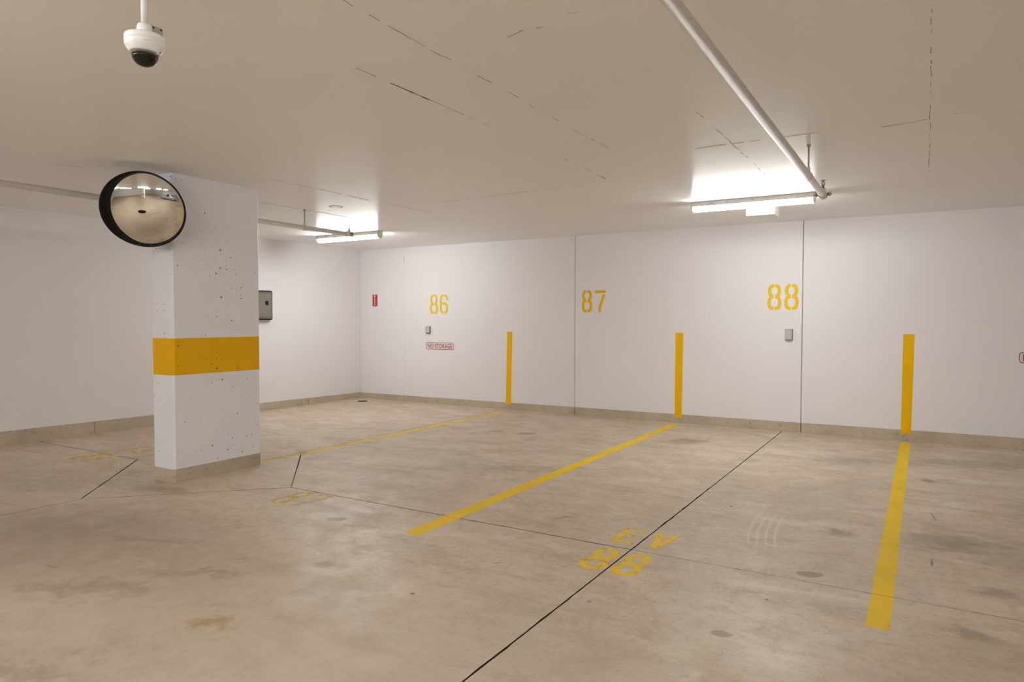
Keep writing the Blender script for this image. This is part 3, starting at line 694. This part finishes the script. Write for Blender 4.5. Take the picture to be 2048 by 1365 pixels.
def no_storage(x0, x1, z0, z1, label):
    cx, cz = (x0+x1)/2, (z0+z1)/2; W, Hh = x1-x0, z1-z0
    t_ = thing('wall_sign', label, 'sign', (cx, 0, z0), 'no storage signs')
    F = lambda u, v, d: (cx+u, d, cz+v)
    bm = NB(); prism(bm, rrect(W, Hh, .030), F, 0, -.004); obj('plate', bm, 'sign', t_)
    bm = NB(); ring(bm, rrect(W-.012, Hh-.012, .026), rrect(W-.028, Hh-.028, .018), F, -.004, -.005); obj('border', bm, 'redink', t_, 'thin dark red border')
    bm = text_mesh('NO STORAGE', W-.080, Hh-.054, F, -.0045); obj('lettering', bm, 'redink', t_, 'dark red words NO STORAGE')
no_storage(1.467, 2.040, .888, 1.014, 'NO STORAGE sign with red letters below the number 86')
no_storage(9.420, 9.993, .926, 1.052, 'sign with a red border cut off by the right edge of the photo')
t_ = thing('fire_sign', 'small upright red sign with a white pictogram near the far corner', 'sign', (.354, 0, 1.615))
bm = NB(); prism(bm, rrect(.108, .200, .004), lambda u, v, d: (.354+u, d, 1.716+v), 0, -.006); obj('plate', bm, 'red', t_)
bm = NB(); G = lambda u, v, d: (.350+u, d, 1.716+v)
prism(bm, [(-.020, .088), (.020, .088), (.006, .050), (-.006, .050)], G, -.0055, -.007)
prism(bm, [(-.006, .046), (.008, .046), (.008, -.058), (-.006, -.058)], G, -.0055, -.007)
prism(bm, [(-.012, -.064), (.014, -.064), (.006, -.084), (-.004, -.084)], G, -.0055, -.007)
obj('pictogram', bm, 'sign', t_, 'white pictogram')

# ------------------------------------------------------------------ floor drain, ceiling plate
t_ = thing('floor_drain', 'round dark floor drain near the far corner', 'drain', (.415, -.39, 0))
bm = NB(); pr = [(.088, .0), (.088, .003), (.070, .003), (.070, -.004)]; lathe(bm, (.415, -.39, 0), (0, 0, 1), pr, 32, True, True, False); obj('ring', bm, 'iron', t_)
bm = NB()
for k in range(5):
    yy = -.048+.024*k; hw = math.sqrt(.068**2-yy*yy); box(bm, .415-hw, .415+hw, -.39+yy-.006, -.39+yy+.006, -.003, .0022)
obj('grate', bm, 'iron', t_)
t_ = thing('ceiling_plate', 'small round cover plate on the ceiling between the pillar and the left strip light', 'cover plate', (3.075, -3.62, H))
bm = NB(); lathe(bm, (3.075, -3.62, H), (0, 0, -1), [(.058, 0), (.056, .002), (0, .0025)], 32, True, False, False); obj('plate', bm, 'white_metal', t_)
bm = NB(); lathe(bm, (3.075, -3.62, H), (0, 0, -1), [(.072, 0), (.071, .0015), (.059, .0015), (.058, 0)], 32, False, False, False); obj('ring', bm, 'caulk', t_, 'grubby ring around the plate')

# ------------------------------------------------------------------ parked car (seen only in the mirror)
def car(x, y):
    t_ = thing('car', 'pale blue grey hatchback seen only as a reflection in the round mirror', 'car', (x, y, 0))
    # stations along the length: (y, half width, sill z, belt z, roof z, roof half width)
    st = [(-2.10, .62, .36, .62, .64, .50), (-2.02, .74, .26, .72, .74, .62), (-1.55, .84, .20, .84, .88, .70), (-.95, .87, .19, .92, .97, .70), (-.35, .87, .19, .95, 1.36, .60),
          (.25, .87, .19, .96, 1.46, .60), (.95, .87, .19, .97, 1.45, .59), (1.55, .86, .20, .98, 1.36, .57), (1.92, .82, .26, .98, 1.06, .66), (2.06, .70, .36, .80, .84, .60)]
    rings = []; bm = NB()
    for yy, hw, zs, zbt, zr, rw in st:
        half = [(hw*.86, zs), (hw, zs+.1), (hw*1.01, (zs+zbt)/2+.05), (hw*.985, zbt), (rw+(hw-rw)*.12 if zr-zbt > .2 else rw+.06, zr-.05 if zr-zbt > .2 else zr-.01), (rw*.8, zr)]
        P = half+[(-a, b) for a, b in half[::-1]]
        rings.append([bm.verts.new((x+a, y+yy, b)) for a, b in P])
    for a, b in zip(rings, rings[1:]):
        for i in range(12):
            f = bm.faces.new((a[i], a[(i+1) % 12], b[(i+1) % 12], b[i])); f.smooth = True
    bm.faces.new(rings[0]); bm.faces.new(rings[-1][::-1])
    body = obj('body', bm, 'car_paint', t_)
    md = body.modifiers.new('smooth', 'SUBSURF'); md.levels = 2; md.render_levels = 2
    for s_ in (-1, 1):
        for (ya, yb, za) in ((-.55, .25, .04), (.32, 1.05, .0), (1.12, 1.5, .02)):
            bm = NB(); V = [(x+s_*.83, y+ya, .99), (x+s_*.83, y+yb, .99), (x+s_*.655, y+yb-.04, 1.34), (x+s_*.655, y+ya+(.35 if ya < 0 else .03), 1.34)]
            if ya > 1.1: V = [(x+s_*.82, y+1.12, .99), (x+s_*.80, y+1.6, 1.0), (x+s_*.66, y+1.42, 1.28), (x+s_*.655, y+1.12, 1.33)]
            bm.faces.new([bm.verts.new(v) for v in V]); bmesh.ops.solidify(bm, geom=bm.faces[:], thickness=.03); obj('side_window', bm, 'car_glass', t_)
        for yy in (-1.32, 1.28):
            bm = NB(); lathe(bm, (x+s_*.68, y+yy, .31), (s_, 0, 0), [(.22, 0), (.30, .01), (.312, .05), (.312, .16), (.30, .195), (.21, .20)], 32); wl_ = obj('wheel', bm, 'tyre', t_)
            bm = NB(); lathe(bm, (x+s_*.86, y+yy, .31), (s_, 0, 0), [(.21, 0), (.20, .025), (.06, .02), (.05, .03)], 24); obj('hub', bm, 'alloy', wl_)
        bm = NB(); box(bm, x+s_*.50-.12, x+s_*.50+.12, y-2.07, y-1.93, .60, .70); bevel(bm, .02); obj('headlight', bm, 'alloy', t_)
        bm = NB(); box(bm, x+s_*.62-.09, x+s_*.62+.09, y+1.93, y+2.03, .74, .94); bevel(bm, .02); obj('tail_light', bm, 'red', t_)
        bm = NB(); box(bm, x+s_*.92-.07, x+s_*.92+.07, y-.62, y-.52, .96, 1.07); bevel(bm, .02); obj('wing_mirror', bm, 'car_paint', t_)
    bm = NB(); bm.faces.new([bm.verts.new(v) for v in ((x-.66, y-1.0, .985), (x+.66, y-1.0, .985), (x+.54, y-.33, 1.36), (x-.54, y-.33, 1.36))]); bmesh.ops.solidify(bm, geom=bm.faces[:], thickness=.03); obj('windscreen', bm, 'car_glass', t_)
    bm = NB(); bm.faces.new([bm.verts.new(v) for v in ((x-.60, y+1.90, 1.05), (x+.60, y+1.90, 1.05), (x+.52, y+1.60, 1.34), (x-.52, y+1.60, 1.34))]); bmesh.ops.solidify(bm, geom=bm.faces[:], thickness=.03); obj('rear_window', bm, 'car_glass', t_)
car(12.3, -8.9)
